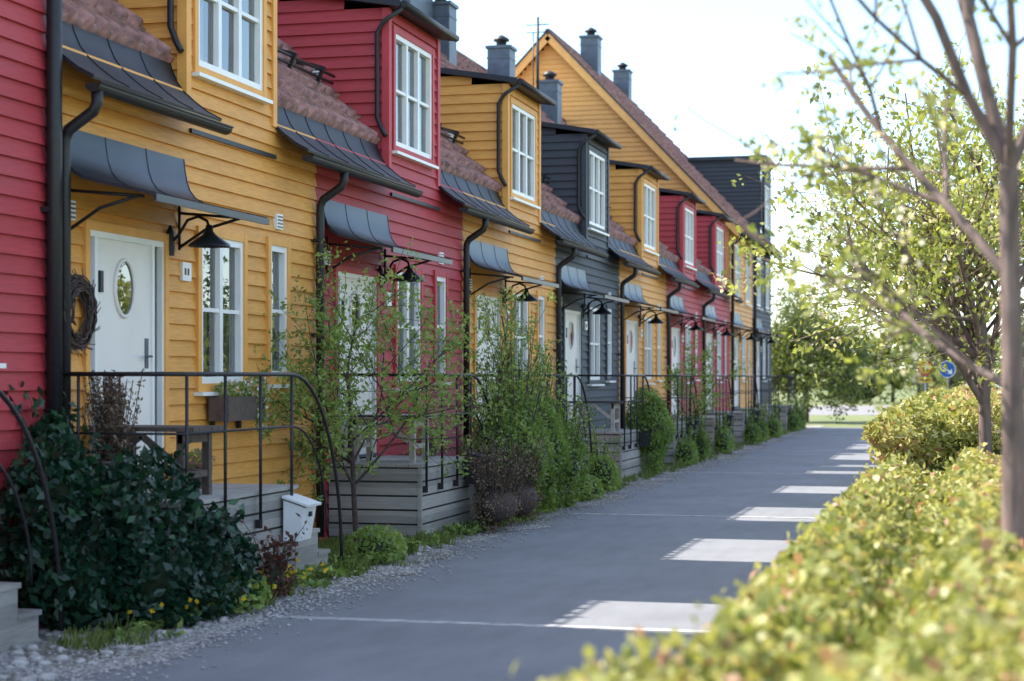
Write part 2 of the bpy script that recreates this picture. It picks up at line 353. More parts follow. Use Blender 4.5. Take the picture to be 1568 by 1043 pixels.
def gutter_pipe(mb,ga,gb,ypipe,zbot=.1,zt=3.97):
    xg=XW+.35
    n=8; 
    for i in range(n):
        a=math.pi+math.pi*i/n; b_=math.pi+math.pi*(i+1)/n; r=.065
        mb.face([(xg+r*math.cos(a),ga,zt+r*math.sin(a)),(xg+r*math.cos(a),gb,zt+r*math.sin(a)),(xg+r*math.cos(b_),gb,zt+r*math.sin(b_)),(xg+r*math.cos(b_),ga,zt+r*math.sin(b_))],BIRON,True)
    for y in (ga,gb): mb.face([(xg+.065*math.cos(math.pi+math.pi*i/n),y,zt+.065*math.sin(math.pi+math.pi*i/n)) for i in range(n+1)],BIRON)
    mb.tube([(xg+.066,ga,zt),(xg+.066,gb,zt)],.009,BIRON,6)
    if ypipe is not None:
        mb.tube([(xg,ypipe,zt-.04),(xg,ypipe,zt-.14),(xg-.03,ypipe,zt-.2),(XW+.12,ypipe,zt-.33),(XW+.085,ypipe,zt-.40),(XW+.085,ypipe,zt-.5),(XW+.085,ypipe,zbot)],.045,BIRON,10)
        for z in (3.2,2.2,1.2): mb.box(XW,XW+.09,ypipe-.06,ypipe+.06,z,z+.03,BIRON)
def chimney(mb,y,p,zb,zt,w=.56):
    mb.box(-p-w/2,-p+w/2,y-w/2,y+w/2,zb,zt,CHIM)
    mb.box(-p-w/2-.04,-p+w/2+.04,y-w/2-.04,y+w/2+.04,zt,zt+.07,CHIM)
    for i in (-1,1): mb.beam((-p+i*w*.2,y,zt+.07),(-p+i*w*.2,y,zt+.2),.03,.03,BIRON)
    mb.lathe((-p,y,zt+.07),[(.13,0),(.13,.14),(.2,.15),(.19,.2),(.08,.27),(.02,.3)],BIRON,12)
    mb.box(-p-w/2-.012,-p+w/2+.012,y-w/2-.012,y+w/2+.012,zt-.25,zt-.21,CHIM)
colors=[RED,YEL,RED,YEL,BLK,YEL,RED,RED,ORG,BLK]
CHY={0:16.4,1:21.5,2:26.5,3:31.3,4:36.9,5:42.1,6:47.3}
SHADOWBLK={0:(15.35,17.9),1:(20.35,22.8),2:(25.25,27.7),3:(30.1,32.5),4:(34.9,36.5)}  # made-up ridge boxes above the frame, added to break up sunlight on the road
ZBL=11.1
def skirt(mb,y0,y1):
    pr=[(-.14,4.60),(-.10,4.47),(-.05,4.36),(.02,4.27),(.12,4.18),(.24,4.09),(.37,4.02)]
    P=[(XW+a,z) for a,z in pr]; mb.extrude(P,y0,y1,SMET,.02)
    n=max(2,round((y1-y0)/.6))
    for i in range(n+1):
        y=y0+(y1-y0)*i/n
        for a,b_ in zip(P[:-1],P[1:]): mb.beam((a[0],y,a[1]+.004),(b_[0],y,b_[1]+.004),.012,.012,SMET)
def house(k):
    cm=colors[k+1]; tm=TRIM[cm.name]; y0=Y0(k); y1=y0+W
    H=empty('terraced_house'); tall=k>=7; full=k==-1
    wl=MB(); gl=MB(); wn=MB(); mt=MB(); dm=MB(); dr=MB()
    holes=[]; wins=[]
    dy=y0+.6
    if not full: holes.append((dy,dy+1.35,.84,2.93))
    if full: wins=[(8.1,9.1,1.9,3.3,2,2),(10.35,11.2,1.95,3.3,2,2)]
    else: wins=[(y0+2.69,y0+3.66,1.72,3.05,2,2),(y0+4.33,y0+4.78,1.78,3.08,1,2)]
    ztop=4.30
    if tall:
        ztop=6.3; wins+=[(y0+1.0,y0+2.3,4.1,5.7,2,2),(y0+3.6,y0+4.9,4.1,5.7,2,2)]
    if full: ztop=7.2
    holes+=[(w_[0],w_[1],w_[2],w_[3]) for w_ in wins]
    siding(wl,(XW,0,0),(0,1,0),(1,0,0),y0,y1 if not full else 12.02,.0,ztop,cm,holes)
    for w_ in wins: window(wn,gl,*w_,tm)
    if not full:
        door(dr,gl,dy,.87,tm)
        canopy(mt,y0+.15,y0+2.35)
        la=MB(); lamp(la,y0+2.05,2.98); la.build('wall_lamp',H)
        vent(wn,y0+4.55,3.32); vent(wn,y0+.28,3.05)
        wn.box(XW+.01,XW+.04,y0+2.3,y0+2.48,2.62,2.78,WHITE)
        for q in range(2): wn.box(XW+.04,XW+.043,y0+2.34+q*.06,y0+2.37+q*.06,2.67,2.73,BIRON)
    wl.box(-16.5,XW-.25,y0,min(y1,12.0) if full else y1-.002,0,4.2,INTER)
    if not tall and not full:
        d0,d1=y0+2.42,y0+4.46
        ww=(d0+.2,d1-.32,4.55,5.9)
        siding(dm,(XW,0,0),(0,1,0),(1,0,0),d0,d1,4.30,6.16,cm,[(ww[0],ww[1],ww[2],ww[3])])
        window(wn,gl,*ww,3,2,tm)
        ue=lambda z:(0 if z<6.14 else (z-6.14)/.17,2.7)
        siding(dm,(XW,d0,0),(-1,0,0),(0,-1,0),0,2.7,4.2,6.58,cm,(),ue)
        siding(dm,(XW,d1,0),(-1,0,0),(0,1,0),0,2.7,4.2,6.58,cm,(),ue)
        for yy in (d0,d1): dm.box(XW-.05,XW+.04,yy-.04 if yy==d0 else yy-.06,yy+.06 if yy==d0 else yy+.04,4.25,6.15,tm)
        P=[(XW+.20,6.14),(XW-2.9,6.14+.17*3.1)]
        i=len(dm.v)
        for (x,z) in P:
            for y in (d0-.12,d1+.12):
                dm.v+=[(x,y,z),(x,y,z+.08)]
        for f in ((0,2,3,1),(4,5,7,6),(1,3,7,5),(0,4,6,2),(0,1,5,4),(2,6,7,3)): dm.f.append(tuple(i+q for q in f)); dm.m.append(dm.mi(SMET)); dm.sm.append(False)
        dm.tube([(XW+.24,d0-.1,6.17),(XW+.24,d1+.1,6.17)],.045,BIRON,8)
        dm.tube([(XW+.22,d0-.07,6.13),(XW-.02,d0-.07,5.98),(XW-.10,d0-.07,5.85),(XW-.10,d0-.07,4.85),(XW-.04,d0-.09,4.72),(XW+.02,d0-.11,4.62)],.03,BIRON,8)
        dm.box(XW-1.0,XW-.82,d0-.055,d0-.015,5.3,5.48,WHITE)
        for q in range(4): dm.box(XW-.98,XW-.84,d0-.062,d0-.055,5.32+q*.04,5.335+q*.04,CHIM)
        mt.box(XW+.0,XW+.05,d0+.05,d1-.0,3.93,3.97,SMET)
        s0=(Y0(k-1)+4.46+.04) if k>0 else 12.08
        skirt(mt,s0,d0-.04)
        gutter_pipe(mt,s0+.02,d0+.1,y0+(-.06 if k>0 else .12))
        if k==6: skirt(mt,d1+.04,y1); gutter_pipe(mt,d1+.02,y1,None)
        p=7.35; z=4.54+(p-6.75)*TAN
        for dz in (.14,.22): mt.tube([(-p+.03*dz*10,s0+.1,z+dz),(-p+.03*dz*10,d0-.1,z+dz)],.018,BIRON,6)
        y=s0+.3
        while y<d0-.1:
            mt.beam((-p-.30,y,z+.36),(-p+.10,y,z+.24),.045,.045,BIRON); mt.beam((-p+.11,y,z+.26),(-p+.0,y,z+.03),.04,.04,BIRON); y+=.9
        chimney(mt,CHY.get(k,y0+2.2),11.0,8.3,9.75)
        if k in SHADOWBLK:
            a,b_=SHADOWBLK[k]
            rb=MB(); rb.box(-12.3,-11.05,a,b_,8.4,ZBL,CHIM); rb.box(-12.4,-10.98,a-.06,b_+.06,ZBL,ZBL+.08,BMET)
            rb.box(-11.049,-11.03,a+.3,b_-.3,9.9,10.6,WHITE); rb.build('roof_shadow_block',H)  # added box out of view, its shadow separates the sunlit road patches
    if full:
        dm.box(-12,XW+.2,y0,12.08,7.2,7.3,BMET)
        siding(dm,(XW,12.02,0),(-1,0,0),(0,1,0),0,3,4,7.2,cm)
        rb=MB(); rb.box(-12.3,-11.05,8,13.05,8.4,ZBL,CHIM); rb.build('roof_shadow_block',H)  # same kind of added unseen box, shades the near end of the road
        mt.tube([(XW+.09,12.0,7.1),(XW+.09,12.0,.1)],.058,BIRON,12)
        mt.box(XW,XW+.1,11.93,12.07,3.0,3.04,BIRON)
    if not tall:
        V,Q=tiles(y0,(y1 if not full else 12.0),6.78,4.54,11.6,9.3); np_mesh('roof_tiles',V,Q,TILE,H,smooth=False)
        mb=MB(); mb.face([(-11.6,y0,9.28),(-11.6,y1,9.28),(-16.5,y1,4.5),(-16.5,y0,4.5)],TILE)
        mb.tube([(-11.6,y0,9.33),(-11.6,y1,9.33)],.11,TILE,8)
        mb.face([(-6.8,y0,4.2),(-6.8,y1,4.2),(-11.6,y1,9.0),(-11.6,y0,9.0)],INTER)
        if k==-1: mb.face([(-6.8,y0,0),(-6.8,y0,4.5),(-11.6,y0,9.3),(-16.5,y0,4.5),(-16.5,y0,0)],RED)
        mb.build('roof_ridge_and_rear',H)
    else:
        ya,yb=y0-(.25 if k==7 else 0),y1+(.2 if k==8 else 0)
        V,Q=tiles(ya,yb,6.35,6.03,12.0,11.95); np_mesh('roof_tiles',V,Q,TILE,H)
        mb=MB()
        mb.face([(-12,ya,11.93),(-12,yb,11.93),(-17.8,yb,5.8),(-17.8,ya,5.8)],TILE)
        mb.face([(-6.4,ya,5.9),(-6.4,yb,5.9),(-12,yb,11.75),(-12,ya,11.75)],INTER)
        mb.tube([(-12,ya,11.98),(-12,yb,11.98)],.11,TILE,8)
        mb.box(XW,XW+.03,y0,y1,6.1,6.3,tm)
        mb.build('roof_ridge_and_rear',H)
        gutter_pipe(mt,ya,yb,y0+.12,zt=5.98)
        if k==7:
            def ue(z):
                if z<6.3: return (0,10.7)
                t=(z-6.15)/1.045; return (t,10.68-t)
            siding(dm,(XW,y0,0),(-1,0,0),(0,-1,0),0,10.7,4.2,11.75,cm,(),ue)
            for sgn,xe,ze in ((1,-6.3,5.9),(-1,-17.7,5.9)):
                dm.beam((xe,ya+.0,ze),(-12,ya+.0,11.87),.04,.26,tm)
                dm.beam((xe,ya-.01,ze+.14),(-12,ya-.01,12.02),.09,.05,BMET)
            chimney(mt,55.2,11.5,10.9,12.45)
        if k==8:
            siding(dm,(XW,y1,0),(-1,0,0),(0,1,0),0,10.7,0,11.7,cm,(),lambda z:(0,10.7) if z<6.3 else ((z-6.15)/1.045,10.68-(z-6.15)/1.045))
            chimney(mt,61.6,11.7,10.9,12.45)
            d0,d1=59.75,62.88
            siding(dm,(XW,0,0),(0,1,0),(1,0,0),d0,d1,6.3,9.05,cm,[(d0+.5,d1-.6,6.9,8.3)])
            window(wn,gl,d0+.5,d1-.6,6.9,8.3,2,2,tm)
            siding(dm,(XW,d0,0),(-1,0,0),(0,-1,0),0,4,6,9.05,cm)
            dm.box(-10.8,XW+.2,d0-.12,d1+.12,9.05,9.17,BMET)
            dm.tube([(XW+.1,d0-.05,9),(XW+.1,d0-.05,6.2)],.04,BIRON,8)
    wl.build('walls',H); wn.build('window_frames',H); mt.build('sheet_metal_and_gutters',H)
    if gl.f: gl.build('window_glass',H)
    if dm.f: dm.build('dormer',H)
    if dr.f: dr.build('front_door',H)
for k in range(-1,9): house(k)
mb=MB(); mb.tube([(-11,45.9,9),(-11,45.9,11.3)],.04,BIRON,6)
for z in (10.9,11.1): mb.tube([(-11.3,45.9,z),(-10.7,45.9,z)],.015,BIRON,5)
mb.tube([(-11.12,45.9,9),(-11.12,45.9,10.9)],.015,BIRON,5)
mb.build('antenna_mast')
# ---------------------------------------------------------------- decks and railings
ZD=.85
GAP=simple('board_gap',(.04,.036,.032),.9)
def deck(k):
    XD=-5.6
    y0=Y0(k)+(0 if k==0 else .35); y1=Y0(k)+2.35
    if k==-1: y0=6.6;y1=9.95;XD=-6.02
    D=empty('wooden_deck'); mb=MB()
    def planks(axis,a0,a1,fixed,ztop):
        z=ztop
        while z>0.01:
            lo=max(0,z-.145)
            s=random.uniform(-.004,.004)
            if axis=='y': mb.box(fixed-.03,fixed+s,a0,a1,lo,z-.016,WOOD)
            else: mb.box(a0,a1,fixed-s,fixed+.03,lo,z-.016,WOOD)
            z-=.15
        if axis=='y': mb.face([(fixed-.02,a0,0),(fixed-.02,a1,0),(fixed-.02,a1,ztop),(fixed-.02,a0,ztop)],GAP)
        else: mb.face([(a0,fixed+.02,0),(a1,fixed+.02,0),(a1,fixed+.02,ztop),(a0,fixed+.02,ztop)],GAP)
    planks('y',y0+.03,y1,XD,ZD-.032); planks('x',XW+.03,XD-.031,y0,ZD-.032)
    mb.box(XD-.03,XD+.012,y0-.012,y0+.029,0,ZD-.032,WOOD)
    n=8; sp=(XD-XW-.03)/n
    for i in range(n):
        x=XW+.03+sp*i; mb.box(x+.004,x+sp-.004+ (.03 if i==n-1 else 0),y0-.03,y1+.02,ZD-.03,ZD+random.uniform(0,.003),WOOD)
    for i in range(3):
        z=ZD-.21*(i+1); ya=y1+.021+.27*i
        mb.box(XW+.05,XD+.01,ya,ya+.30,z-.035,z,WOOD); 
        mb.box(XD-.04,XD,ya,ya+.27,0,z-.036,WOOD)
        mb.box(XW+.05,XD-.041,ya,ya+.02,0,z-.036,WOOD)
    mb.build('deck_boards',D)
    R=MB(); r=.014; zt=1.80
    arc=lambda yy,zz,a,b_,n=14:[(XD+.05,yy+a*math.sin(t),zz-b_*(1-math.cos(t))) for t in np.linspace(0,math.pi/2,n)]
    ye=y1-.2
    R.tube([(XW+.03,y0+.02,zt),(XD+.02,y0+.02,zt),(XD+.05,y0+.05,zt)]+[(XD+.05,ye,zt)]+arc(ye,zt,1.25,1.75)[1:],.017,BIRON,8)
    R.tube([(XW+.03,y0+.02,1.36),(XD+.05,y0+.02,1.36),(XD+.05,ye,1.36)]+arc(ye,1.36,.85,.95)[1:],.011,BIRON,6)
    for (x,y) in ((XW+.25,y0+.02),(XD+.05,y0+.05),(XD+.05,y0+(ye-y0)*.35),(XD+.05,y0+(ye-y0)*.68),(XD+.05,ye)):
        R.tube([(x,y,zt),(x,y,.55 if x>XD else ZD)],r,BIRON,6)
        if x>XD: R.box(XD+.01,XD+.06,y-.02,y+.02,.55,.62,BIRON)
    R.build('iron_railing',D)
for k in range(-1,9): deck(k)
XD=-5.6
def mailbox(y,m,x=XD+.03,z0=.40,w=.28):
    mb=MB(); h=.34
    P=[(x,z0),(x+.14,z0),(x+.19,z0+h-.06),(x,z0+h)]
    for yy in (y-w/2,y+w/2): mb.face([(a,yy,b_) for a,b_ in P],m)
    for a,b_ in zip(P,P[1:]+P[:1]): mb.face([(a[0],y-w/2,a[1]),(b_[0],y-w/2,b_[1]),(b_[0],y+w/2,b_[1]),(a[0],y+w/2,a[1])],m)
    mb.beam((x-.005,y,z0+h+.03),(x+.23,y,z0+h-.045),w+.04,.02,m)
    mb.box(x+.15,x+.2,y-.02,y+.02,z0+.2,z0+.24,BIRON)
    mb.build('mailbox')
mailbox(14.2,WHITE)
for k in (1,2,3,4,5,6,7): mailbox(Y0(k)+2.1,BIRON,z0=.55)
def table(y0,m,m2,top=1.33):
    mb=MB()
    for i in range(5): mb.box(-6.55,-5.68,y0+i*.12,y0+i*.12+.11,top,top+.035,m)
    for x in (-6.45,-5.8):
        for y in (y0+.05,y0+.52): mb.box(x-.03,x+.03,y-.03,y+.03,ZD,top,m2)
        mb.box(x-.02,x+.02,y0+.02,y0+.56,top-.09,top-.001,m2); mb.box(x-.02,x+.02,y0+.08,y0+.49,ZD+.15,ZD+.2,m2)
    mb.beam((-6.42,y0+.02,top-.25),(-6.12,y0+.02,top-.03),.03,.05,m2); mb.beam((-5.83,y0+.02,top-.25),(-6.12,y0+.02,top-.03),.03,.05,m2)
    mb.build('garden_table')
table(12.5,DWOOD,DWOOD,1.36); table(18.35,LWOOD,LWOOD); table(Y0(3)+.6,DWOOD,LWOOD)
Wr=MB()
for i in range(70):
    r=random.uniform(.16,.28); ph=random.uniform(0,6.28); L=random.uniform(1,3.5); of=random.uniform(.05,.12)
    Wr.tube([(XW+of+random.uniform(-.015,.015),12.38+(r+random.uniform(-.015,.015))*math.cos(ph+t)*.92,2.27+(r+random.uniform(-.015,.015))*math.sin(ph+t)) for t in np.linspace(0,L,8)],.007,DBARK,4)
for i in range(25): 
    a=random.uniform(0,6.28); Wr.tube([(XW+.07,12.38+.25*math.cos(a),2.27+.25*math.sin(a)),(XW+.1,12.38+.34*math.cos(a+.4),2.27+.34*math.sin(a+.4))],.004,DBARK,4)
Wr.build('twig_wreath')
def pot(x,y,z,r,h,m=POT):
    mb=MB(); mb.lathe((x,y,z),[(r*.7,0),(r*.95,h*.9),(r*1.05,h*.9),(r*1.05,h),(r*.9,h),(r*.88,h*.9)],m,16); return mb
def cloud(c,rad,n,shell=.5):
    d=rng.normal(size=(n,3)); d/=np.linalg.norm(d,axis=1)[:,None]; rr=(shell+(1-shell)*rng.uniform(0,1,n)**.5)[:,None]
    return np.array(c)+d*rr*np.array(rad)
hx,hy=-6.25,12.3
e=empty('potted_heather'); pot(hx,hy,ZD,.15,.3).build('pot',e)
tb=MB(); LP=[]
for i in range(80):
    a=random.uniform(0,6.28); r=random.uniform(0,.14); h=random.uniform(.35,.72)
    p=(hx+r*math.cos(a)*.7,hy+r*math.sin(a)*.7,1.13); q=(hx+r*1.7*math.cos(a),hy+r*1.3*math.sin(a),1.13+h)
    tb.tube([p,q],.004,DBARK,4)
    for t in np.linspace(.1,1,36): LP.append([p[j]+(q[j]-p[j])*t+random.gauss(0,.014) for j in range(3)])
tb.build('stems',e); leaves('needles',LP,.04,L_BROWN,e,.45)
e=empty('window_box_planter'); mb=MB()
mb.box(XW+.06,XW+.24,14.85,15.72,1.38,1.60,DWOOD); mb.box(XW+.03,XW+.06,14.95,15.0,1.3,1.55,BIRON); mb.box(XW+.03,XW+.06,15.55,15.6,1.3,1.55,BIRON)
for y in (14.85,15.70): mb.box(XW+.241,XW+.255,y,y+.03,1.37,1.61,DWOOD)
mb.build('box',e)
P=np.concatenate([cloud((XW+.16,15.0,1.66),(.1,.13,.08),220),cloud((XW+.16,15.3,1.65),(.1,.16,.09),260),cloud((XW+.2,15.6,1.68),(.12,.16,.12),400),cloud((XW+.25,15.62,1.45),(.05,.1,.28),260)])
leaves('foliage',P,.035,L_BIRCH,e); leaves('blossom',P[::4]+np.array([.02,0,.02]),.03,L_WFL,e,.9)
for (x,y) in ((-6.2,13.75),(-6.1,20.0)):
    e=empty('flower_pot'); pot(x,y,ZD,.11,.17).build('pot',e); P=cloud((x,y,ZD+.24),(.14,.14,.09),350); leaves('foliage',P,.035,L_SHRUB,e); leaves('blossom',P[::3],.035,L_WFL,e,.9,rnd=np.full(len(P[::3]),1.0))
mb=MB()
for r_ in (.17,.14,.11): mb.tube([(-5.9+.0,15.05+r_*math.cos(t),.30+r_*math.sin(t)) for t in np.linspace(0,6.283,22)],.022,BIRON,6,False)
mb.box(-5.98,-5.82,15.0,15.1,.1,.32,BIRON); mb.build('hose_reel')
# ---------------------------------------------------------------- vegetation generators
def tree(name,base,L0,r0,dirv,maxl,leafmat_,nleaf,lsize,bark=BARK,spread=.75,nch=(4,4,4),ratio=.68,up=.05,first=.45,lean=None,sig=.05,bl=None,ratio0=None,seed=None,dirs0=None):
    if seed is not None: random.seed(seed)
    E=empty(name,(0,0,0)); mb=MB(); pts=[]
    def grow(p,d,L,r,l):
        n=6 if l<2 else 4; path=[p.copy()]; rad=[r]; dirs=[d.copy()]
        for i in range(n):
            d=(d+Vector((random.gauss(0,.09),random.gauss(0,.09),random.gauss(0,.06)+up))).normalized() if l>0 else (d+Vector((random.gauss(0,.02),random.gauss(0,.02),0))).normalized()
            p=p+d*L/n; path.append(p.copy()); rad.append(max(.0025,r*(1-(.5 if l else .3)*(i+1)/n))); dirs.append(d.copy())
        mb.tube(path,rad,bark,8 if l==0 else (6 if l==1 else 4),cap=False)
        if l>=maxl-1: pts.extend(path[1:] if l==maxl else path[3:])
        if l<maxl:
            if l==0 and dirs0:
                for t,dv,LL,rf in dirs0:
                    i=min(n,int(round(t*n))); grow(path[i],Vector(dv).normalized(),LL,rad[i]*rf,1)
                return
            c=nch[min(l,len(nch)-1)]; ph=random.uniform(0,6.28)
            for j in range(c):
                t=first+(1-first)*(j+random.uniform(.2,.9))/c if l==0 else .25+.75*(j+random.uniform(0,.9))/c
                i=min(n,int(t*n)+0); q=path[i]; dd=dirs[i]
                o=dd.orthogonal().normalized(); o2=dd.cross(o); a=ph+j*2.4+random.gauss(0,.3)
                side=o*math.cos(a)+o2*math.sin(a); s=spread*random.uniform(.75,1.25)
                nd=(dd*math.cos(s)+side*math.sin(s)).normalized()
                if lean is not None and l==0: nd=(nd+lean).normalized()
                rt=(ratio0 or ratio) if l==0 else ratio
                grow(q,nd,L*rt*random.uniform(.75,1.15),rad[i]*.62,l+1)
            if l==0: grow(path[-1],dirs[-1],L*(ratio0 or ratio),rad[-1]*.9,1)
    grow(Vector(base),Vector(dirv).normalized(),L0,r0,0)
    mb.build('trunk_and_branches',E)
    A=np.array([tuple(p) for p in pts]); 
    nc=nleaf//5; idx=rng.integers(0,len(A),nc); CC=A[idx]+rng.normal(0,sig,(nc,3))
    C=np.repeat(CC,5,axis=0)+rng.normal(0,lsize*.55,(nc*5,3)); nleaf=len(C)
    rn=.55*rng.uniform(0,1,nleaf)+.45*clump(C,1.5)
    leaves('foliage',C,lsize,leafmat_,E,.5,rn,down=.3)
    if bl:
        idx=rng.integers(0,len(A),bl//5); C=np.repeat(A[idx],5,axis=0)+rng.normal(0,.03,(bl//5*5,3)); leaves('blossom',C,lsize*.6,L_CHERRY,E,.9,np.ones(len(C))*.99)
    return E
def bush(name,blobs,n,size,lm_,core=INNER,down=0,sprigs=0,sh=.72,sl=(.15,.55)):
    E=empty(name); cs=[]
    tot=sum(b_[1][0]*b_[1][2]+b_[1][1]*b_[1][2] for b_ in blobs)
    for c,r in blobs:
        m=int(n*(r[0]*r[2]+r[1]*r[2])/tot); P=cloud(c,r,m,sh)
        dd=P-np.array(c); dd*= (1+.28*(clump(P,2.6)-.5)*2+.12*(clump(P,7,2)-.5)*2)[:,None]; P=np.array(c)+dd
        cs.append(P[P[:,2]>.02])
    P=np.concatenate(cs); rn=.5*rng.uniform(0,1,len(P))+.5*clump(P,2.2,3)
    leaves('foliage',P,size,lm_,E,.55,rn,down=down)
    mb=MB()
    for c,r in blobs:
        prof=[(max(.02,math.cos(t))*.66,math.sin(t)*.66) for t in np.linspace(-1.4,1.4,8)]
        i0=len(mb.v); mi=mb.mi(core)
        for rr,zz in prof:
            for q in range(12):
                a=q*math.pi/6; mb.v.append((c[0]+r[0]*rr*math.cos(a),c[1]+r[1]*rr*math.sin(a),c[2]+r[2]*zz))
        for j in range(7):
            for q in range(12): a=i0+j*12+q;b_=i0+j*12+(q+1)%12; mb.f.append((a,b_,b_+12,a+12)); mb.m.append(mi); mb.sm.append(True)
    mb.build('shade_core',E)  # solid occluder added inside the leaf shell to block light
    if sprigs:
        tb=MB(); LP=[]
        for i in range(sprigs):
            c,r=random.choice(blobs); a=random.uniform(0,6.28); t=random.uniform(.1,1.0)
            p=Vector((c[0]+r[0]*.7*math.cos(a)*t,c[1]+r[1]*.7*math.sin(a)*t,c[2]+r[2]*.5)); q=p+Vector((math.cos(a)*.25*t,math.sin(a)*.25*t,r[2]*.5+random.uniform(*sl)))
            tb.tube([p,(p+q)/2+Vector((0,0,.05)),q],[.006,.004,.002],DBARK,4,False)
            for s in np.linspace(.2,1,16): LP.append([p[j]+(q[j]-p[j])*s+random.gauss(0,.03) for j in range(3)])
        tb.build('sprigs',E); leaves('sprig_leaves',LP,size,lm_,E)
bush('laurel_bush',[((-5.8,11.75,.55),(.42,.48,.60)),((-6.25,11.45,.70),(.4,.42,.62)),((-5.45,12.15,.36),(.28,.6,.40)),((-6.0,11.3,.4),(.4,.4,.45)),((-5.55,11.6,.33),(.3,.4,.36)),((-6.5,11.9,.95),(.15,.3,.55))],12000,.085,L_LAUREL,sprigs=46,sl=(.0,.2))
bush('green_shrub',[((-5.4,21.4,.85),(.42,.9,.75)),((-5.5,22.8,.8),(.45,.9,.8)),((-5.4,23.7,.55),(.4,.6,.5)),((-5.5,20.7,.7),(.35,.6,.6))],19000,.055,L_SHRUB,sprigs=170)
bush('dry_shrub',[((-5.2,19.8,.3),(.28,.7,.3)),((-5.2,20.9,.3),(.26,.6,.3))],1800,.035,L_BROWN,core=DBARK,sprigs=170,sh=.4)
bush('round_shrub',[((-5.5,31.6,.85),(.42,.6,.72))],9000,.05,L_SHRUB)
for y,h in ((26.9,.5),(35.3,.45),(37.2,.6),(40.9,.5),(46.6,.5),(48.5,.6),(52.1,.5),(58.2,.5),(60.2,.7)):
    bush('border_shrub',[((-5.45,y,h*.6),(.26,.4,h*.6)),((-5.5,y+.6,h*.4),(.2,.4,h*.4))],1800,.055,L_SHRUB if random.random()<.6 else L_BIRCH,sprigs=20)
tree('rowan_tree',(-6.0,17.15,0),1.35,.032,(-.05,-.05,1),3,L_BIRCH,9500,.052,DBARK,spread=.9,nch=(7,5,4),ratio=.66,up=.05,first=.5,sig=.06,ratio0=.9,seed=21)
tree('rowan_tree',(-5.7,22.4,0),1.4,.03,(0,.0,1),3,L_BIRCH,3600,.05,DBARK,spread=.5,nch=(5,4,3),ratio=.6,up=.12,sig=.06,ratio0=.85,seed=5)
tree('rowan_tree',(-5.7,37.7,0),1.1,.03,(0,.0,1),3,L_BIRCH,3000,.06,DBARK,spread=.6,nch=(4,4,3),ratio=.6,up=.12,sig=.06,ratio0=.9,seed=6)
def hedge(name,x0,x1,y0,y1,h,n,size,seed=0,ym=1,bulge=0):
    E=empty(name)
    at=(x1-x0)*(y1-y0); as_=h*(y1-y0); ae=h*(x1-x0)*ym; tot=at+as_*1.3+ae
    nt_,ns,ne=int(n*at/tot),int(n*as_*1.3/tot),int(n*ae/tot)
    def rr(n_,a,b_): return rng.uniform(a,b_,n_)
    dep=lambda m: np.abs(rng.normal(0,.07,m))
    T=np.stack([rr(nt_,x0,x1),rr(nt_,y0,y1),h-dep(nt_)],1)
    Sd=np.stack([x0+dep(ns),rr(ns,y0,y1),rr(ns,0.05,h)],1)
    En=np.stack([rr(ne,x0,x1),y0+dep(ne),rr(ne,0.05,h)],1)
    P=np.concatenate([T,Sd,En])
    w=(clump(P,2.3,seed)-.5)*.28+(clump(P,6.5,seed+4)-.5)*.2
    k=np.clip((P[:,0]-x0)/.2,0,1); P[:,2]-=(1-k)**2*.07*(P[:,2]/h)
    P[:,2]+=w*(P[:,2]/h); P[:,0]+=w*.8*(P[:,0]<x0+.3); P[:,1]+=w*.8*(P[:,1]<y0+.25)
    if bulge:
        g=np.clip((4.75-P[:,1])/.8,0,1); g=g*g*(3-2*g); P[:,0]-=bulge*g*np.clip((x1-P[:,0])/(x1-x0),0,1)
    spr=rng.uniform(0,1,len(P))<.04; P[spr,2]+=rng.uniform(0,.10,spr.sum())
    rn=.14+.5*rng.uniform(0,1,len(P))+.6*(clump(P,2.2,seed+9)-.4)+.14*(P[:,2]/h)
    rn[rng.uniform(0,1,len(P))<.05]=.98
    leaves('foliage',P,size,L_HEDGE,E,.6,rn)
    mb=MB(); mb.box(x0+.2,x1-.05,y0+.25,y1-.1,0,h-.26,INNERH); mb.build('shade_core',E)  # solid box added under the leaves, blocks light and fills in as shade
hedge('clipped_hedge',-.80,4.2,2.2,15.4,1.05,175000,.05,bulge=.34)
hedge('clipped_hedge',-.86,3.6,17.0,44,1.46,90000,.07,seed=3,ym=4)
LE=Vector((-.30,-.02,.1))
tree('cherry_tree',(.18,7.3,0),2.6,.055,(.02,0,1),3,L_CHERRY,3200,.05,BARK,spread=.7,nch=(4,5,5),ratio=.55,up=.03,sig=.04,bl=700,seed=11,
 dirs0=[(.85,(-.75,.25,.75),1.35,.55),(1,(-.28,.1,1),1.9,.8),(1,(.45,.3,1),1.7,.7),(1,(-.05,-.5,.9),1.5,.5),(1,(-.70,-.1,1.0),2.0,.62),(.85,(.8,.2,.5),1.5,.5),(.75,(-.55,.7,.35),1.1,.4)])
tree('cherry_tree',(.19,16.0,0),2.3,.065,(0,0,1),3,L_CHERRY,11500,.066,BARK,spread=.85,nch=(7,6,5),ratio=.70,up=.05,first=.72,lean=LE*.9,sig=.09,bl=1400,seed=12)
tree('cherry_tree',(.2,24.8,0),3.0,.07,(0,0,1),3,L_CHERRY,5000,.08,BARK,spread=.8,nch=(5,5,5),ratio=.66,up=.06,first=.85,sig=.1,seed=13)
tree('cherry_tree',(4.2,20,0),2.6,.07,(0,0,1),3,L_CHERRY,8000,.09,BARK,spread=.8,nch=(5,5,5),ratio=.68,up=.04,first=.75,sig=.12,seed=14)
tree('linden_tree',(-6.1,70.5,0),2.4,.13,(0,0,1),3,L_FAR,18000,.16,BARK,spread=.9,nch=(7,6,5),ratio=.76,up=.03,first=.5,sig=.25,seed=15)
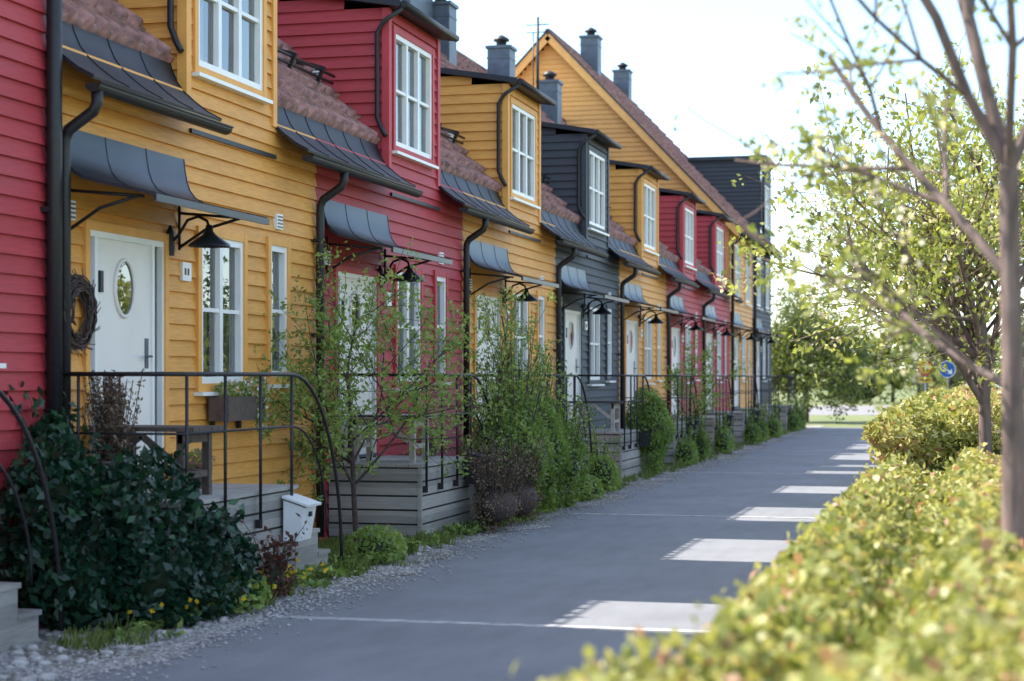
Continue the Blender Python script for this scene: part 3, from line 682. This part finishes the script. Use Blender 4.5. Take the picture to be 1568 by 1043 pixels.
tree('linden_tree',(-1.0,108,0),2.8,.13,(0,0,1),3,L_FAR,7000,.2,BARK,spread=.9,nch=(6,6,5),ratio=.78,up=.05,first=.6,sig=.28,seed=16)
random.seed(99)
def treeline(name,specs,per,size,lm_=None):
    Cs=[];E=empty(name); tb=MB()
    for (x,y,h,w) in specs:
        for j in range(9):
            c=(x+random.uniform(-w,w)*.6,y+random.uniform(-w,w)*.5,h*random.uniform(.25,.8)); r=random.uniform(.25,.5)*w
            Cs.append(cloud(c,(r,r,r*.75),per//9,.4))
        tb.tube([(x,y,0),(x+.1,y,h*.7)],[.14,.06],BARK,6)
    P=np.concatenate(Cs); P[:,2]=np.abs(P[:,2]); rn=.45*rng.uniform(0,1,len(P))+.55*clump(P,.8,2)
    leaves('foliage',P,size,lm_ or L_FAR,E,.7,rn); tb.build('trunks',E)
sp=[]
for i in range(26): sp.append((-26+i*3.4+random.uniform(-1,1),random.uniform(122,136),random.uniform(4.2,6.5),random.uniform(2.6,4)))
for i in range(12): sp.append((6+i*5+random.uniform(-1,1),random.uniform(140,160),random.uniform(8,11),random.uniform(4,6)))
treeline('distant_trees',sp,1500,.38)
sp=[(random.uniform(9,14),y,random.uniform(4,7),random.uniform(2.2,3.2)) for y in np.arange(14,120,5)]
treeline('garden_trees',sp,1100,.28,L_CHERRY)
bush('roadside_shrub',[((-1.2,118,1.3),(3,1,1.6)),((-7,118,1.2),(3,1,1.5)),((4,118,1.3),(3.5,1,1.7)),((11,118,1.4),(4,1,1.8))],7000,.2,L_FAR)
def tufts(name,n,fx,fy,h,parent=None,mat=L_GRASS):
    V=[];Q=[];R=[]
    for i in range(n):
        cx,cy=fx(),fy(); m=random.randint(8,18); s=random.uniform(.5,1.3)
        for j in range(m):
            a=random.uniform(0,6.28); x=cx+random.gauss(0,.04); y=cy+random.gauss(0,.04); hh=h*s*random.uniform(.5,1.1); w=.006
            dx,dy=math.cos(a)*hh*.45,math.sin(a)*hh*.45; k=len(V)
            V+=[(x-w,y,0),(x+w,y,0),(x+dx+w*.4,y+dy,hh),(x+dx-w*.4,y+dy,hh)]; Q.append((k,k+1,k+2,k+3)); R+=[random.random()]*4
    return np_mesh(name,V,Q,mat,parent,R)
tufts('grass_tufts',550,lambda:-5.55+random.gauss(0,.13),lambda:random.choice([random.uniform(10.5,20),random.uniform(15,40),random.uniform(30,63)]),.13)
tufts('verge_grass',600,lambda:random.uniform(-6.4,-5.45),lambda:random.uniform(15.2,18),.11)
P=np.stack([rng.normal(-5.5,.14,330),rng.uniform(10.8,28,330),rng.uniform(.03,.13,330)],1); leaves('weed_leaves',np.concatenate([P+rng.normal(0,.04,P.shape)*np.array([1,1,.3]) for _ in range(14)]),.06,L_SHRUB)
P=np.stack([rng.normal(-5.40,.12,80),rng.uniform(11.2,14.5,80),rng.uniform(.12,.24,80)],1); leaves('dandelions',np.concatenate([P]*4),.035,L_YFL,aspect=1)
bush('red_perennial',[((-5.35,13.3,.16),(.12,.25,.2))],400,.05,leafmat('bronze_leaf',[(0,(.05,.015,.01)),(1,(.16,.05,.03))],.3),sprigs=14,sh=.3,sl=(.05,.3))
bush('flower_clump',[((-5.35,12.5,.12),(.18,.45,.16)),((-5.45,16.1,.15),(.22,.4,.2)),((-5.3,25.2,.15),(.2,.6,.2))],1600,.07,L_BIRCH)
# ---------------------------------------------------------------- signs, cars, far house
SB=simple('sign_blue',(.01,.10,.42),.4,var=.03); SY=simple('sign_yellow',(.6,.38,.03),.4,var=.03); SR=simple('sign_red',(.5,.03,.02),.4,var=.03); STEEL=simple('galvanised_steel',(.4,.4,.4),.4,metal=.8)
def disc(mb,x,y,z,r,m):
    mb.face([(x+r*math.cos(t),y,z+r*math.sin(t)) for t in np.linspace(0,2*math.pi,32,endpoint=False)],m)
mb=MB(); x,y,z=-.62,60,2.02
mb.tube([(x,y+.05,0),(x,y+.05,2.3)],.035,STEEL,8); disc(mb,x,y,z,.28,WHITE); disc(mb,x,y-.004,z,.255,SB)
mb.beam((x-.15,y-.012,z+.1),(x+.12,y-.012,z-.1),.002,.05,WHITE); mb.face([(x+.17,y-.014,z-.15),(x+.02,y-.014,z-.14),(x+.15,y-.014,z+.02)],WHITE)
mb.build('keep_right_sign')
mb=MB(); x=-1.32
mb.tube([(x,y+.05,0),(x,y+.05,2.3)],.035,STEEL,8); disc(mb,x,y,z+.04,.25,SR); disc(mb,x,y-.004,z+.04,.185,SY); mb.box(x-.05,x+.0,y-.01,y-.006,z-.06,z+.14,BIRON); mb.box(x+.04,x+.09,y-.01,y-.006,z-.06,z+.14,BIRON)
mb.box(x-.23,x+.23,y,y+.01,z-.44,z-.25,SY); mb.box(x-.16,x+.16,y-.004,y,z-.37,z-.33,BIRON)
mb.build('speed_limit_sign')
GL2=simple('car_glass',(.03,.035,.04),.05)
def car(x,y,cm):
    E=empty('parked_car'); mb=MB()
    prof=[(-2.15,.35),(-2.2,.75),(-2.05,.95),(-1.15,1.02),(-.55,1.45),(.75,1.48),(1.55,1.05),(2.1,.98),(2.2,.6),(2.15,.35)]
    for s in (-1,1):
        mb.face([(x+a,y+s*(.86 if b_<1.1 else .68),b_) for a,b_ in prof],cm)
    for (a,b_),(c,d) in zip(prof,prof[1:]+prof[:1]):
        wa=.86 if b_<1.1 else .68; wb=.86 if d<1.1 else .68
        g=GL2 if (b_<1.1)!=(d<1.1) else cm
        mb.face([(x+a,y-wa,b_),(x+a,y+wa,b_),(x+c,y+wb,d),(x+c,y-wb,d)],g)
    for s in (-1,1):
        mb.face([(x-1.0,y+s*.865,1.04),(x-.5,y+s*.72,1.40),(x+.1,y+s*.72,1.42),(x+.1,y+s*.865,1.04)],GL2)
        mb.face([(x+.18,y+s*.865,1.04),(x+.18,y+s*.72,1.42),(x+.72,y+s*.72,1.42),(x+1.35,y+s*.865,1.05)],GL2)
        for wx in (-1.35,1.35):
            mb.tube([(x+wx,y+s*.70,.32),(x+wx,y+s*.89,.32)],.32,BIRON,18); mb.tube([(x+wx,y+s*.88,.32),(x+wx,y+s*.9,.32)],.19,STEEL,12)
        mb.box(x-2.21,x-2.12,y+s*.6-.15,y+s*.6+.15,.65,.78,WHITE)
    mb.build('body',E)
car(.6,96,WHITE); car(6,90,simple('car_red',(.4,.03,.03),.3))
E=empty('red_house'); mb=MB(); siding(mb,(5.2,95,0),(1,0,0),(0,-1,0),0,12,0,4.2,RED); siding(mb,(5.2,95,0),(0,1,0),(-1,0,0),0,8,0,4.2,RED)
mb.box(5.25,17.1,95.05,103,0,4.2,INTER); mb.face([(4.8,94.6,4.1),(17.6,94.6,4.1),(17.6,99,6.8),(4.8,99,6.8)],TILE); mb.face([(4.8,103.4,4.1),(17.6,103.4,4.1),(17.6,99,6.8),(4.8,99,6.8)],TILE); mb.face([(5.2,95,4.2),(5.2,103,4.2),(5.2,99,6.75)],RED)
for xx in (6.5,9.5,12.5): mb.box(xx,xx+1.1,94.93,94.96,1.4,2.7,WHITE); mb.box(xx+.1,xx+1.0,94.91,94.93,1.5,2.6,GL2)
mb.build('walls_and_roof',E)
# ---------------------------------------------------------------- light
el=math.radians(50.0); az=math.radians(5)
tosun=Vector((-math.cos(el)*math.cos(az),math.cos(el)*math.sin(az),math.sin(el)))
sd=bpy.data.lights.new('sun','SUN'); sd.energy=12; sd.angle=math.radians(.5); sd.color=(1,.94,.86)
so=bpy.data.objects.new('sun',sd); S.collection.objects.link(so); so.rotation_euler=(-tosun).to_track_quat('-Z','Y').to_euler()
w=bpy.data.worlds.new('World'); S.world=w; w.use_nodes=True; nt=w.node_tree
sk=nt.nodes.new('ShaderNodeTexSky'); sk.sky_type='NISHITA'; sk.sun_disc=False; sk.sun_elevation=el; sk.sun_rotation=math.radians(275); sk.dust_density=.5; sk.air_density=1.0; sk.ozone_density=1
hs=nt.nodes.new('ShaderNodeHueSaturation'); hs.inputs['Saturation'].default_value=.72; nt.links.new(sk.outputs[0],hs.inputs['Color'])
# haze gradient by elevation: milky horizon, clear pale blue above it
tc=nt.nodes.new('ShaderNodeTexCoord'); sx=nt.nodes.new('ShaderNodeSeparateXYZ'); nt.links.new(tc.outputs['Generated'],sx.inputs[0])
hz=ramp(nt,sx.outputs[2],[(0,(1,1,1)),(.07,(.80,.87,.93)),(.15,(.58,.72,.84)),(.24,(.55,.68,.80)),(.5,(1,1,1))])
skyc=mixc(nt,1.0,hs.outputs[0],hz,'MULTIPLY')
bg=nt.nodes['Background']; nt.links.new(skyc,bg.inputs[0]); bg.inputs[1].default_value=.50
# ---------------------------------------------------------------- camera
cd=bpy.data.cameras.new('camera'); cam=bpy.data.objects.new('camera',cd); S.collection.objects.link(cam); S.camera=cam
cam.location=(0,0,H0); cam.rotation_euler=(math.pi/2,0,TH)
cd.sensor_width=36; cd.lens=36*F/1568; cd.shift_y=55.5/1568; cd.clip_end=2000; cd.clip_start=.1
cd.dof.use_dof=True; cd.dof.focus_distance=19; cd.dof.aperture_fstop=2.0
